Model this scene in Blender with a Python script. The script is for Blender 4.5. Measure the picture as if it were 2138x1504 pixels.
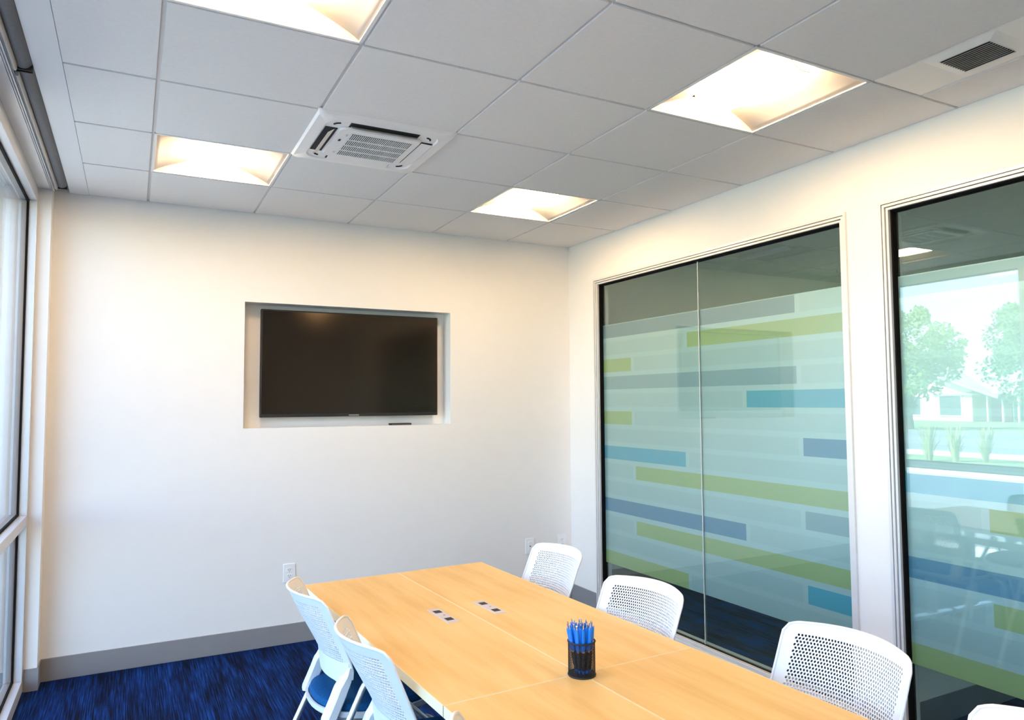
import bpy, bmesh, math, random
from mathutils import Vector, Matrix

# ------------------------------------------------------------------ scene, camera, sky, sun, exposure
for o in list(bpy.data.objects):
    bpy.data.objects.remove(o)
SC = bpy.context.scene
COL = SC.collection
SC.view_settings.view_transform = 'Standard'
SC.view_settings.look = 'None'
SC.view_settings.gamma = 1.0
SC.view_settings.use_curve_mapping = False
SC.view_settings.exposure = 0.32
SC.cycles.use_denoising = True
SC.cycles.max_bounces = 8
SC.cycles.diffuse_bounces = 5
SC.cycles.glossy_bounces = 4
SC.cycles.transmission_bounces = 4
SC.cycles.transparent_max_bounces = 16
SC.cycles.use_adaptive_sampling = True
SC.cycles.adaptive_threshold = 0.08
SC.cycles.caustics_reflective = False
SC.cycles.caustics_refractive = False
SC.cycles.sample_clamp_indirect = 8.0

# camera solved from the ceiling grid (2 ft modules)
FPX, W, Hpx = 1511.66, 2138.0, 1504.0
YAW, PITCH, ROLL = 0.4837, 0.0581, -0.0061
cam = bpy.data.cameras.new('camera')
cam.sensor_fit = 'HORIZONTAL'
cam.sensor_width = 36.0
cam.lens = FPX / W * 36.0
cam.clip_start = 0.02
cam.clip_end = 600
camo = bpy.data.objects.new('camera', cam)
COL.objects.link(camo)
fw = Vector((math.sin(YAW) * math.cos(PITCH), math.cos(YAW) * math.cos(PITCH), math.sin(PITCH)))
rt = Vector((math.cos(YAW), -math.sin(YAW), 0))
up = rt.cross(fw)
c_, s_ = math.cos(ROLL), math.sin(ROLL)
rt, up = c_ * rt + s_ * up, -s_ * rt + c_ * up
M = Matrix.Identity(4)
for i in range(3):
    M[i][0], M[i][1], M[i][2] = rt[i], up[i], -fw[i]
M[0][3], M[1][3], M[2][3] = -0.0635, -4.8454, 1.5303
camo.matrix_world = M
SC.camera = camo

SKY_STRENGTH = 1.4
SUN_STRENGTH = 38.0
LAMP = 44.0
world = bpy.data.worlds.new('sky')
SC.world = world
world.use_nodes = True
wn = world.node_tree
wn.nodes.clear()
sky = wn.nodes.new('ShaderNodeTexSky')
sky.sky_type = 'NISHITA'
sky.sun_disc = False
sky.sun_elevation = math.radians(46)
sky.sun_rotation = math.radians(68)
sky.air_density = 1.0
sky.dust_density = 1.6
sky.ozone_density = 1.0
bgn = wn.nodes.new('ShaderNodeBackground')
bgn.inputs['Strength'].default_value = SKY_STRENGTH
wo = wn.nodes.new('ShaderNodeOutputWorld')
wn.links.new(sky.outputs[0], bgn.inputs[0])
wn.links.new(bgn.outputs[0], wo.inputs[0])

sun = bpy.data.lights.new('sun', 'SUN')
sun.energy = SUN_STRENGTH
sun.angle = math.radians(0.55)
sun.color = (1.0, 0.95, 0.86)
suno = bpy.data.objects.new('sun', sun)
COL.objects.link(suno)
sd = Vector((math.cos(math.radians(46)) * 0.93, math.cos(math.radians(46)) * 0.37, math.sin(math.radians(46))))
suno.rotation_euler = sd.to_track_quat('Z', 'Y').to_euler()
suno.location = (20, -15, 30)

# ------------------------------------------------------------------ materials
def new_mat(name):
    m = bpy.data.materials.new(name)
    m.use_nodes = True
    m.node_tree.nodes.clear()
    return m, m.node_tree

def out(nt, sh):
    o = nt.nodes.new('ShaderNodeOutputMaterial')
    nt.links.new(sh, o.inputs[0])

def noise(nt, scale=(1, 1, 1), freq=5.0, detail=4.0, coord='Object', rough=0.55):
    tc = nt.nodes.new('ShaderNodeTexCoord')
    mp = nt.nodes.new('ShaderNodeMapping')
    mp.inputs['Scale'].default_value = scale
    nt.links.new(tc.outputs[coord], mp.inputs[0])
    nz = nt.nodes.new('ShaderNodeTexNoise')
    nz.inputs['Scale'].default_value = freq
    nz.inputs['Detail'].default_value = detail
    nz.inputs['Roughness'].default_value = rough
    nt.links.new(mp.outputs[0], nz.inputs['Vector'])
    return nz.outputs['Fac']

def ramp(nt, fac, stops):
    r = nt.nodes.new('ShaderNodeValToRGB')
    e = r.color_ramp.elements
    while len(e) < len(stops):
        e.new(0.5)
    for k, (p, c) in enumerate(stops):
        e[k].position = p
        e[k].color = (*c, 1)
    nt.links.new(fac, r.inputs[0])
    return r.outputs[0]

def plain(name, col, rough=0.5, metal=0.0, var=0.04, freq=9.0, bump=0.0, spec=0.5, bscale=120.0):
    m, nt = new_mat(name)
    p = nt.nodes.new('ShaderNodeBsdfPrincipled')
    f = noise(nt, freq=freq)
    lo = tuple(max(0, c * (1 - var)) for c in col)
    hi = tuple(min(1, c * (1 + var)) for c in col)
    nt.links.new(ramp(nt, f, [(0.3, lo), (0.7, hi)]), p.inputs['Base Color'])
    p.inputs['Roughness'].default_value = rough
    p.inputs['Metallic'].default_value = metal
    p.inputs['Specular IOR Level'].default_value = spec
    if bump > 0:
        b = nt.nodes.new('ShaderNodeBump')
        b.inputs['Strength'].default_value = bump
        b.inputs['Distance'].default_value = 0.002
        nt.links.new(noise(nt, freq=bscale, detail=3), b.inputs['Height'])
        nt.links.new(b.outputs[0], p.inputs['Normal'])
    out(nt, p.outputs[0])
    return m

MT = {}
MT['wall'] = plain('wall_paint', (0.80, 0.79, 0.775), 0.6, var=0.008, bump=0.06, bscale=300)
MT['tile'] = plain('ceiling_tile', (0.80, 0.795, 0.785), 0.9, var=0.02, freq=60, bump=0.3, bscale=400, spec=0.1)
MT['gypsum'] = plain('gypsum_soffit', (0.76, 0.77, 0.78), 0.7, var=0.01)
MT['grid'] = plain('grid_steel', (0.62, 0.61, 0.60), 0.4, var=0.02)
MT['white_metal'] = plain('white_enamel', (0.84, 0.835, 0.82), 0.4, var=0.01)
MT['reflector'] = plain('troffer_reflector', (0.52, 0.515, 0.51), 0.6, var=0.01)
MT['alu'] = plain('clear_aluminium', (0.66, 0.67, 0.69), 0.38, metal=0.35, var=0.02)
MT['alu_warm'] = plain('satin_aluminium', (0.72, 0.72, 0.73), 0.42, metal=0.25, var=0.02)
MT['gasket'] = plain('black_rubber', (0.006, 0.006, 0.007), 0.8, var=0.1, spec=0.1)
MT['black'] = plain('black_plastic', (0.008, 0.008, 0.010), 0.6, var=0.1)
MT['void'] = plain('dark_void', (0.02, 0.02, 0.022), 0.9, var=0.1)
MT['base'] = plain('grey_vinyl_base', (0.25, 0.245, 0.255), 0.5, var=0.03)
MT['plate'] = plain('white_wallplate', (0.84, 0.84, 0.85), 0.35, var=0.005)
MT['chair_white'] = plain('white_chair_plastic', (0.76, 0.77, 0.785), 0.35, var=0.01)
MT['seat_blue'] = plain('blue_seat_fabric', (0.007, 0.085, 0.235), 0.9, var=0.25, freq=250, bump=0.4, bscale=500, spec=0.15)
MT['silver'] = plain('silver_tube', (0.60, 0.63, 0.66), 0.3, metal=0.75, var=0.02)
MT['chrome'] = plain('chrome', (0.75, 0.75, 0.76), 0.15, metal=1.0, var=0.02)
MT['copper'] = plain('copper_ring', (0.75, 0.42, 0.28), 0.25, metal=0.9, var=0.03)
MT['pen_blue'] = plain('pen_blue', (0.005, 0.19, 0.72), 0.25, var=0.08)
MT['pen_grip'] = plain('pen_grip', (0.010, 0.010, 0.012), 0.6, var=0.1)
MT['roller'] = plain('grey_shade_cloth', (0.14, 0.145, 0.16), 0.8, var=0.06, freq=80)
MT['hem'] = plain('light_hem_bar', (0.40, 0.39, 0.38), 0.5, var=0.02)
MT['module'] = plain('grey_power_module', (0.50, 0.47, 0.47), 0.4, var=0.02)
MT['edge'] = plain('maple_edge_band', (0.80, 0.70, 0.47), 0.5, var=0.03, freq=20)
MT['door'] = plain('dark_walnut_door', (0.16, 0.085, 0.04), 0.45, var=0.2, freq=4)
MT['louver'] = plain('ac_plastic', (0.88, 0.875, 0.87), 0.4, var=0.01)
MT['siding'] = plain('cream_siding', (0.80, 0.74, 0.62), 0.8, var=0.03)
MT['roof'] = plain('grey_shingle_roof', (0.36, 0.34, 0.33), 0.9, var=0.2, freq=3)
MT['house_glass'] = plain('house_window_glass', (0.06, 0.08, 0.09), 0.1, var=0.1)
MT['red'] = plain('red_brick', (0.38, 0.14, 0.09), 0.9, var=0.2)
MT['bark'] = plain('bark', (0.13, 0.09, 0.06), 0.9, var=0.3)
MT['leaf1'] = plain('maple_leaf', (0.19, 0.29, 0.045), 0.6, var=0.45, freq=1.3)
MT['leaf2'] = plain('ash_leaf', (0.13, 0.23, 0.055), 0.6, var=0.45, freq=1.3)
MT['reed'] = plain('feather_grass', (0.36, 0.38, 0.13), 0.8, var=0.3, freq=2)
MT['lawn'] = plain('lawn', (0.16, 0.22, 0.07), 0.95, var=0.35, freq=0.6)
MT['asphalt'] = plain('asphalt', (0.17, 0.17, 0.175), 0.9, var=0.12, freq=2)
MT['concrete'] = plain('concrete', (0.58, 0.56, 0.52), 0.85, var=0.08, freq=3)
MT['stucco'] = plain('tan_stucco', (0.62, 0.54, 0.43), 0.9, var=0.05, freq=4)

def carpet(name, lo, mid, hi, dim=1.0):
    m, nt = new_mat(name)
    p = nt.nodes.new('ShaderNodeBsdfPrincipled')
    a = noise(nt, (1.0, 0.02, 1), 190.0, 2.0)
    b = noise(nt, (1.0, 0.22, 1), 9.0, 4.0)
    c = noise(nt, (1.0, 0.6, 1), 330.0, 2.0)
    mx = nt.nodes.new('ShaderNodeMath'); mx.operation = 'MULTIPLY_ADD'
    nt.links.new(b, mx.inputs[0]); mx.inputs[1].default_value = 0.75
    nt.links.new(a, mx.inputs[2])
    mx2 = nt.nodes.new('ShaderNodeMath'); mx2.operation = 'MULTIPLY_ADD'
    nt.links.new(c, mx2.inputs[0]); mx2.inputs[1].default_value = 0.35
    nt.links.new(mx.outputs[0], mx2.inputs[2])
    sc = nt.nodes.new('ShaderNodeMath'); sc.operation = 'MULTIPLY'
    nt.links.new(mx2.outputs[0], sc.inputs[0]); sc.inputs[1].default_value = 0.48
    nt.links.new(ramp(nt, sc.outputs[0], [(0.43, lo), (0.52, mid), (0.64, hi)]), p.inputs['Base Color'])
    p.inputs['Roughness'].default_value = 0.95
    p.inputs['Specular IOR Level'].default_value = 0.1
    bp = nt.nodes.new('ShaderNodeBump')
    bp.inputs['Strength'].default_value = 0.7
    bp.inputs['Distance'].default_value = 0.004
    nt.links.new(mx2.outputs[0], bp.inputs['Height'])
    nt.links.new(bp.outputs[0], p.inputs['Normal'])
    out(nt, p.outputs[0])
    return m
MT['carpet'] = carpet('blue_streaked_carpet', (0.002, 0.004, 0.012), (0.003, 0.017, 0.082), (0.008, 0.058, 0.26))
MT['carpet2'] = carpet('dark_streaked_carpet', (0.05, 0.053, 0.058), (0.09, 0.105, 0.12), (0.02, 0.13, 0.45))

def wood():
    m, nt = new_mat('maple_laminate')
    p = nt.nodes.new('ShaderNodeBsdfPrincipled')
    a = noise(nt, (1.0, 0.09, 1), 26.0, 5.0)
    b = noise(nt, (1.0, 0.35, 1), 3.2, 3.0)
    mx = nt.nodes.new('ShaderNodeMath'); mx.operation = 'MULTIPLY_ADD'
    nt.links.new(b, mx.inputs[0]); mx.inputs[1].default_value = 0.8
    nt.links.new(a, mx.inputs[2])
    sc = nt.nodes.new('ShaderNodeMath'); sc.operation = 'MULTIPLY'
    nt.links.new(mx.outputs[0], sc.inputs[0]); sc.inputs[1].default_value = 0.55
    nt.links.new(ramp(nt, sc.outputs[0], [(0.36, (0.61, 0.375, 0.125)), (0.5, (0.68, 0.445, 0.165)), (0.64, (0.72, 0.50, 0.21))]), p.inputs['Base Color'])
    p.inputs['Roughness'].default_value = 0.42
    p.inputs['Specular IOR Level'].default_value = 0.3
    out(nt, p.outputs[0])
    return m
MT['maple'] = wood()

def emit(name, col, strength):
    m, nt = new_mat(name)
    e = nt.nodes.new('ShaderNodeEmission')
    e.inputs[0].default_value = (*col, 1)
    e.inputs[1].default_value = strength
    out(nt, e.outputs[0])
    return m
MT['lamp'] = emit('warm_lamp_lens', (1.0, 0.665, 0.35), LAMP)

def schlick(nt, f0):
    g = nt.nodes.new('ShaderNodeNewGeometry')
    d = nt.nodes.new('ShaderNodeVectorMath'); d.operation = 'DOT_PRODUCT'
    nt.links.new(g.outputs['Normal'], d.inputs[0]); nt.links.new(g.outputs['Incoming'], d.inputs[1])
    a = nt.nodes.new('ShaderNodeMath'); a.operation = 'ABSOLUTE'; nt.links.new(d.outputs['Value'], a.inputs[0])
    s = nt.nodes.new('ShaderNodeMath'); s.operation = 'SUBTRACT'; s.inputs[0].default_value = 1.0; nt.links.new(a.outputs[0], s.inputs[1])
    p = nt.nodes.new('ShaderNodeMath'); p.operation = 'POWER'; nt.links.new(s.outputs[0], p.inputs[0]); p.inputs[1].default_value = 5.0
    k = nt.nodes.new('ShaderNodeMath'); k.operation = 'MULTIPLY_ADD'; nt.links.new(p.outputs[0], k.inputs[0])
    k.inputs[1].default_value = 1 - f0; k.inputs[2].default_value = f0
    return k.outputs[0]

def thin_glass(name, tint, f0):
    m, nt = new_mat(name)
    t = nt.nodes.new('ShaderNodeBsdfTransparent'); t.inputs[0].default_value = (*tint, 1)
    g = nt.nodes.new('ShaderNodeBsdfGlossy'); g.inputs['Roughness'].default_value = 0.0
    g.inputs[0].default_value = (1, 1, 1, 1)
    mx = nt.nodes.new('ShaderNodeMixShader')
    nt.links.new(schlick(nt, f0), mx.inputs[0])
    nt.links.new(t.outputs[0], mx.inputs[1]); nt.links.new(g.outputs[0], mx.inputs[2])
    out(nt, mx.outputs[0])
    return m
MT['glass_in'] = thin_glass('partition_glass', (0.89, 0.965, 0.96), 0.070)
MT['glass_out'] = thin_glass('window_glass', (0.895, 0.955, 0.985), 0.07)

def film(name, col, dens, gloss=0.36, rough=0.44):
    """frosted vinyl: scatters light both ways, with a hazy sheen"""
    m, nt = new_mat(name)
    d = nt.nodes.new('ShaderNodeBsdfDiffuse'); d.inputs[0].default_value = (*col, 1)
    t = nt.nodes.new('ShaderNodeBsdfTranslucent'); t.inputs[0].default_value = (*col, 1)
    m1 = nt.nodes.new('ShaderNodeMixShader'); m1.inputs[0].default_value = 0.35
    nt.links.new(d.outputs[0], m1.inputs[1]); nt.links.new(t.outputs[0], m1.inputs[2])
    tr = nt.nodes.new('ShaderNodeBsdfTransparent'); tr.inputs[0].default_value = (0.9, 0.93, 0.92, 1)
    m2 = nt.nodes.new('ShaderNodeMixShader'); m2.inputs[0].default_value = dens
    nt.links.new(tr.outputs[0], m2.inputs[1]); nt.links.new(m1.outputs[0], m2.inputs[2])
    g = nt.nodes.new('ShaderNodeBsdfGlossy'); g.inputs['Roughness'].default_value = rough
    g.inputs[0].default_value = (0.96, 0.98, 0.98, 1)
    m3 = nt.nodes.new('ShaderNodeMixShader'); m3.inputs[0].default_value = gloss
    nt.links.new(m2.outputs[0], m3.inputs[1]); nt.links.new(g.outputs[0], m3.inputs[2])
    out(nt, m3.outputs[0])
    return m
MT['frost'] = film('frosted_film', (0.55, 0.71, 0.71), 0.86)
MT['frost_row'] = film('frosted_film_band', (0.46, 0.61, 0.615), 0.88)
MT['f_slate'] = film('slate_film', (0.17, 0.27, 0.34), 0.92, 0.24)
MT['f_pale'] = film('pale_slate_film', (0.28, 0.42, 0.48), 0.92, 0.24)
MT['f_lime'] = film('lime_film', (0.44, 0.53, 0.13), 0.92, 0.24)
MT['f_teal'] = film('turquoise_film', (0.02, 0.42, 0.60), 0.93, 0.24)
MT['f_blue'] = film('blue_film', (0.03, 0.22, 0.42), 0.93, 0.24)

def screen():
    m, nt = new_mat('tv_screen')
    p = nt.nodes.new('ShaderNodeBsdfPrincipled')
    p.inputs['Base Color'].default_value = (0.006, 0.005, 0.005, 1)
    p.inputs['Roughness'].default_value = 0.13
    p.inputs['Specular IOR Level'].default_value = 0.5
    p.inputs['Specular Tint'].default_value = (1.0, 0.82, 0.6, 1)
    out(nt, p.outputs[0])
    return m
MT['screen'] = screen()

# ------------------------------------------------------------------ builders
class B:
    def __init__(s):
        s.bm = bmesh.new()
    def box(s, x0, x1, y0, y1, z0, z1, bev=0.0):
        if x1 < x0: x0, x1 = x1, x0
        if y1 < y0: y0, y1 = y1, y0
        if z1 < z0: z0, z1 = z1, z0
        v = [s.bm.verts.new(p) for p in [(x0, y0, z0), (x1, y0, z0), (x1, y1, z0), (x0, y1, z0), (x0, y0, z1), (x1, y0, z1), (x1, y1, z1), (x0, y1, z1)]]
        fs = [s.bm.faces.new([v[i] for i in q]) for q in [(3, 2, 1, 0), (4, 5, 6, 7), (0, 1, 5, 4), (1, 2, 6, 5), (2, 3, 7, 6), (3, 0, 4, 7)]]
        if bev > 0:
            es = list({e for f in fs for e in f.edges})
            bmesh.ops.bevel(s.bm, geom=es, offset=bev, segments=2, profile=0.5, affect='EDGES')
        return s
    def quad(s, *p):
        s.bm.faces.new([s.bm.verts.new(q) for q in p]); return s
    def tube(s, pts, r, n=10, caps=True):
        pts = [Vector(p) for p in pts]
        rings = []
        prev = None
        for k, p in enumerate(pts):
            t = (pts[min(k + 1, len(pts) - 1)] - pts[max(k - 1, 0)]).normalized()
            if prev is None:
                a = Vector((0, 0, 1)) if abs(t.z) < 0.9 else Vector((1, 0, 0))
                u = t.cross(a).normalized()
            else:
                u = (prev - t * prev.dot(t)).normalized()
            prev = u
            w = t.cross(u)
            rr = r[k] if isinstance(r, (list, tuple)) else r
            rings.append([s.bm.verts.new(p + rr * (math.cos(2 * math.pi * i / n) * u + math.sin(2 * math.pi * i / n) * w)) for i in range(n)])
        for a, b in zip(rings, rings[1:]):
            for i in range(n):
                s.bm.faces.new([a[i], a[(i + 1) % n], b[(i + 1) % n], b[i]])
        if caps:
            s.bm.faces.new(rings[0][::-1]); s.bm.faces.new(rings[-1])
        return s
    def prism(s, outline, axis, a0, a1):
        """extrude a closed 2-D outline along an axis ('x','y','z')"""
        def P(u, v, a):
            return {'x': (a, u, v), 'y': (u, a, v), 'z': (u, v, a)}[axis]
        r0 = [s.bm.verts.new(P(u, v, a0)) for u, v in outline]
        r1 = [s.bm.verts.new(P(u, v, a1)) for u, v in outline]
        n = len(outline)
        for i in range(n):
            s.bm.faces.new([r0[i], r0[(i + 1) % n], r1[(i + 1) % n], r1[i]])
        s.bm.faces.new(r0[::-1]); s.bm.faces.new(r1)
        return s
    def loft(s, rings, cap0=True, cap1=True):
        rs = [[s.bm.verts.new(p) for p in r] for r in rings]
        n = len(rs[0])
        for a, b in zip(rs, rs[1:]):
            for i in range(n):
                s.bm.faces.new([a[i], a[(i + 1) % n], b[(i + 1) % n], b[i]])
        if cap0: s.bm.faces.new(rs[0][::-1])
        if cap1: s.bm.faces.new(rs[-1])
        return s
    def mesh(s, name, mat, smooth=False, weld=0.0):
        if weld > 0:
            bmesh.ops.remove_doubles(s.bm, verts=s.bm.verts, dist=weld)
        bmesh.ops.recalc_face_normals(s.bm, faces=s.bm.faces)
        me = bpy.data.meshes.new(name)
        s.bm.to_mesh(me); s.bm.free()
        me.materials.append(MT[mat])
        if smooth:
            for p in me.polygons: p.use_smooth = True
            try: me.set_sharp_from_angle(angle=math.radians(40))
            except Exception: pass
        return me
    def obj(s, name, mat, parent=None, smooth=False, weld=0.0, **tags):
        return put(name, s.mesh(name, mat, smooth, weld), parent, **tags)

def put(name, me, parent=None, loc=None, **tags):
    o = bpy.data.objects.new(name, me)
    COL.objects.link(o)
    if parent is not None: o.parent = parent
    if loc is not None: o.location = loc
    for k, v in tags.items():
        if v is not None: o[k] = v
    return o

def root(name, loc=(0, 0, 0), rz=0.0, **tags):
    o = put(name, None, None, loc, **tags)
    o.empty_display_size = 0.1
    o.rotation_euler = (0, 0, rz)
    return o

def copy_tree(o, parent=None):
    c = o.copy()
    COL.objects.link(c)
    c.parent = parent
    for ch in list(o.children):
        copy_tree(ch, c)
    return c

STR = dict(kind='structure')
def bx(x0, x1, y0, y1, z0, z1, bev=0.0):
    return B().box(x0, x1, y0, y1, z0, z1, bev)

# ------------------------------------------------------------------ dimensions
S = 0.6096
H = 2.755            # tile face
XR = 2.997           # right wall face
YB = 0.0             # back wall face
YF = -6.6            # wall behind the camera
def GX(i): return i * S
def GY(j): return (j - 5.0561) * S       # ceiling grid rows, j=4 is the last row line before the back wall
XW = -0.546          # window frame inner face
XGLASS = -0.600
XG = 3.035           # partition glass centre

# ------------------------------------------------------------------ floors
bx(7.6, 120, -120, 120, -0.4, -0.2).obj('ground', 'lawn', label='lawn on the far side of the building', **STR)
floor = bx(-0.75, 3.02, YF, 0.0, -0.1, 0.0).obj('floor', 'carpet', label='royal blue carpet with dark streaks across the meeting room', **STR)
bx(3.02, 7.6, -7.2, 0.4, -0.1, 0.0).obj('floor', 'carpet2', label='dark grey carpet with blue streaks beyond the partition glass', **STR)

# ------------------------------------------------------------------ back wall with the screen niche
NX0, NX1, NZ0, NZ1, ND = 0.564, 1.977, 1.374, 2.180, 0.13
b = B()
b.box(-0.75, NX0, 0, 0.2, 0, 3.1).box(NX1, 3.13, 0, 0.2, 0, 3.1).box(NX0, NX1, 0, 0.2, 0, NZ0).box(NX0, NX1, 0, 0.2, NZ1, 3.1).box(NX0, NX1, ND, 0.2, NZ0, NZ1)
b.obj('wall_back', 'wall', label='off white end wall with a recessed screen niche', **STR)
# short return wall beside the window
bx(XW, -0.482, -0.123, 0.0, 0, 3.0).obj('wall_return', 'wall', label='narrow white wall return beside the tall window', **STR)
bx(-0.478, XR, -0.007, 0.0, 0.0, 0.125, 0.002).obj('baseboard_back', 'base', label='grey vinyl base along the end wall', **STR)
b = bx(XW + 0.004, -0.475, -0.130, -0.1231, 0, 0.118)
b.box(-0.4819, -0.475, -0.1231, -0.007, 0, 0.118)
b.obj('baseboard_return', 'base', label='grey vinyl base around the narrow wall return', **STR)

# ------------------------------------------------------------------ right wall with two glazed openings
W1 = (-0.352, -2.527); W2 = (-2.703, -4.878); WT = 2.443
b = B()
b.box(XR, 3.12, W1[0], 0.0, 0, 3.1).box(XR, 3.12, W2[0], W1[1], 0, 3.1).box(XR, 3.12, YF, W2[1], 0, 3.1)
b.box(XR, 3.12, W1[1], W1[0], WT, 3.1).box(XR, 3.12, W2[1], W2[0], WT, 3.1)
b.obj('wall_right', 'wall', label='off white partition wall with two large glazed openings', **STR)
bx(XR - 0.007, XR, W1[0], -0.007, 0, 0.125, 0.002).obj('baseboard_right', 'base', label='grey vinyl base in the corner beside the partition glass', **STR)
bx(XR - 0.007, XR, W2[0], W1[1], 0, 0.125, 0.002).obj('baseboard_right', 'base', label='grey vinyl base between the two partition windows', **STR)
bx(XR - 0.007, XR, YF, W2[1], 0, 0.125, 0.002).obj('baseboard_right', 'base', label='grey vinyl base past the second partition window', **STR)

ROW_T, ROW_P, ROW_H = 2.0905, 0.1260, 0.0942
def partition_window(name, ya, yb, label, joint, stripes):
    r = root(name, (XG, (ya + yb) / 2, 0), label=label, **STR)
    def L(bb):       # world -> local
        bmesh.ops.translate(bb.bm, verts=bb.bm.verts, vec=(-XG, -(ya + yb) / 2, 0)); return bb
    def ringbox(bb, off, wd, x0, x1):
        o, i = off, off + wd
        bb.box(x0, x1, ya - o, ya - i, o * 0, WT - o).box(x0, x1, yb + o, yb + i, 0, WT - o)
        bb.box(x0, x1, yb + i, ya - i, WT - o, WT - i)
        return bb
    bot = 0.062
    for off, wd, x0 in ((0.0, 0.013, 2.984), (0.016, 0.011, 2.988), (0.030, 0.011, 2.996)):
        L(ringbox(B(), off, wd, x0, 3.095)).obj('frame_moulding', 'alu_warm', r)
    bb = ringbox(B(), 0.013, 0.003, 3.004, 3.07); ringbox(bb, 0.027, 0.003, 3.008, 3.07)
    L(bb).obj('frame_groove', 'base', r)
    # sill: three steps
    bb = B().box(2.984, 3.095, yb, ya, 0, 0.022).box(2.990, 3.095, yb + .013, ya - .013, 0.022, 0.042, 0.003).box(3.000, 3.09, yb + .03, ya - .03, 0.042, bot, 0.003)
    L(bb).obj('sill', 'alu_warm', r)
    g0, g1 = ya - 0.041, yb + 0.041
    bb = B().box(3.012, 3.058, g0, g0 - 0.007, bot, WT - 0.041).box(3.012, 3.058, g1, g1 + 0.007, bot, WT - 0.041)
    bb.box(3.012, 3.058, g1, g0, WT - 0.048, WT - 0.041).box(3.024, 3.046, g1, g0, bot - .002, bot + 0.003)
    L(bb).obj('gasket', 'gasket', r)
    y0, y1 = g0 - 0.006, g1 + 0.006
    jt = joint
    for a, c in ((y0, jt + 0.002), (jt - 0.002, y1)):
        L(bx(XG - 0.005, XG + 0.005, c, a, bot + 0.004, WT - 0.046)).obj('glass_pane', 'glass_in', r)
    L(bx(XG - 0.0045, XG + 0.0045, jt - 0.002, jt + 0.002, bot + 0.004, WT - 0.046)).obj('silicone_joint', 'plate', r)
    # frosted film behind the glass, rows of bands, coloured stripes
    fx0, fx1 = XG + 0.0065, XG + 0.0072
    zb = ROW_T - 13 * ROW_P - ROW_H
    fl = L(B().quad((fx0, y1, ROW_T), (fx0, y0, ROW_T), (fx0, y0, ROW_T + .004), (fx0, y1, ROW_T + .004))).obj('frosted_film', 'frost', r, label='frosted film with coloured stripes')
    def sheet(nm, ya_, yb_, za, zb_, mt, **k):
        if yb_ - ya_ > 1e-4:
            L(B().quad((fx0, ya_, za), (fx0, yb_, za), (fx0, yb_, zb_), (fx0, ya_, zb_))).obj(nm, mt, fl, **k)
    byrow = {}
    for row, sa, sb, mt, lb in stripes:
        byrow.setdefault(row, []).append((max(sa, y1), min(sb, y0), mt, lb))
    gap = ROW_P - ROW_H
    for row in range(14):
        zt = ROW_T - row * ROW_P
        if row < 13: sheet('frosted_gap', y1, y0, zt - ROW_P, zt - ROW_H, 'frost')
        cur = y1
        for sa, sb, mt, lb in sorted(byrow.get(row, [])) + [(y0, y0, None, None)]:
            if sa - cur > 1e-4:
                g = gap if mt else 0.0
                lead = cur if cur == y1 else cur + gap
                if cur != y1: sheet('frosted_gap', cur, lead, zt - ROW_H, zt, 'frost')
                sheet('frosted_band', lead, sa - g, zt - ROW_H, zt, 'frost_row')
                if g: sheet('frosted_gap', sa - g, sa, zt - ROW_H, zt, 'frost')
            if mt: sheet('colour_stripe', sa, sb, zt - ROW_H, zt, mt, label=lb)
            cur = sb
    return r

E_ = 9.0
st1 = [(0, -2.162, E_, 'f_slate', 'slate stripe'), (1, -E_, -1.316, 'f_lime', 'lime stripe'), (2, -0.733, E_, 'f_lime', 'short lime stripe'),
       (3, -2.162, E_, 'f_pale', 'pale slate stripe'), (4, -E_, -1.807, 'f_teal', 'turquoise stripe'), (5, -0.733, E_, 'f_lime', 'short lime stripe'),
       (6, -E_, -2.193, 'f_blue', 'short blue stripe'), (7, -1.284, E_, 'f_teal', 'turquoise stripe'), (8, -E_, -0.770, 'f_lime', 'long lime stripe'),
       (9, -E_, -2.194, 'f_pale', 'short slate stripe'), (10, -1.780, E_, 'f_blue', 'long blue stripe'), (11, -E_, -0.770, 'f_lime', 'long lime stripe'),
       (12, -E_, -2.196, 'f_teal', 'short turquoise stripe'), (13, -1.289, E_, 'f_lime', 'lime stripe')]
st2 = [(0, -E_, E_, 'f_pale', 'pale slate stripe'), (7, -3.9, E_, 'f_teal', 'turquoise stripe'), (8, -E_, -3.108, 'f_lime', 'lime stripe'),
       (10, -4.2, E_, 'f_blue', 'blue stripe'), (11, -E_, -3.109, 'f_lime', 'lime stripe'), (13, -E_, E_, 'f_lime', 'long lime stripe')]
partition_window('window_1', W1[0], W1[1], 'aluminium framed partition window with a frosted striped film', -1.437, st1)
partition_window('window_2', W2[0], W2[1], 'aluminium framed partition window reflecting trees and sky', -3.79, st2)

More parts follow.
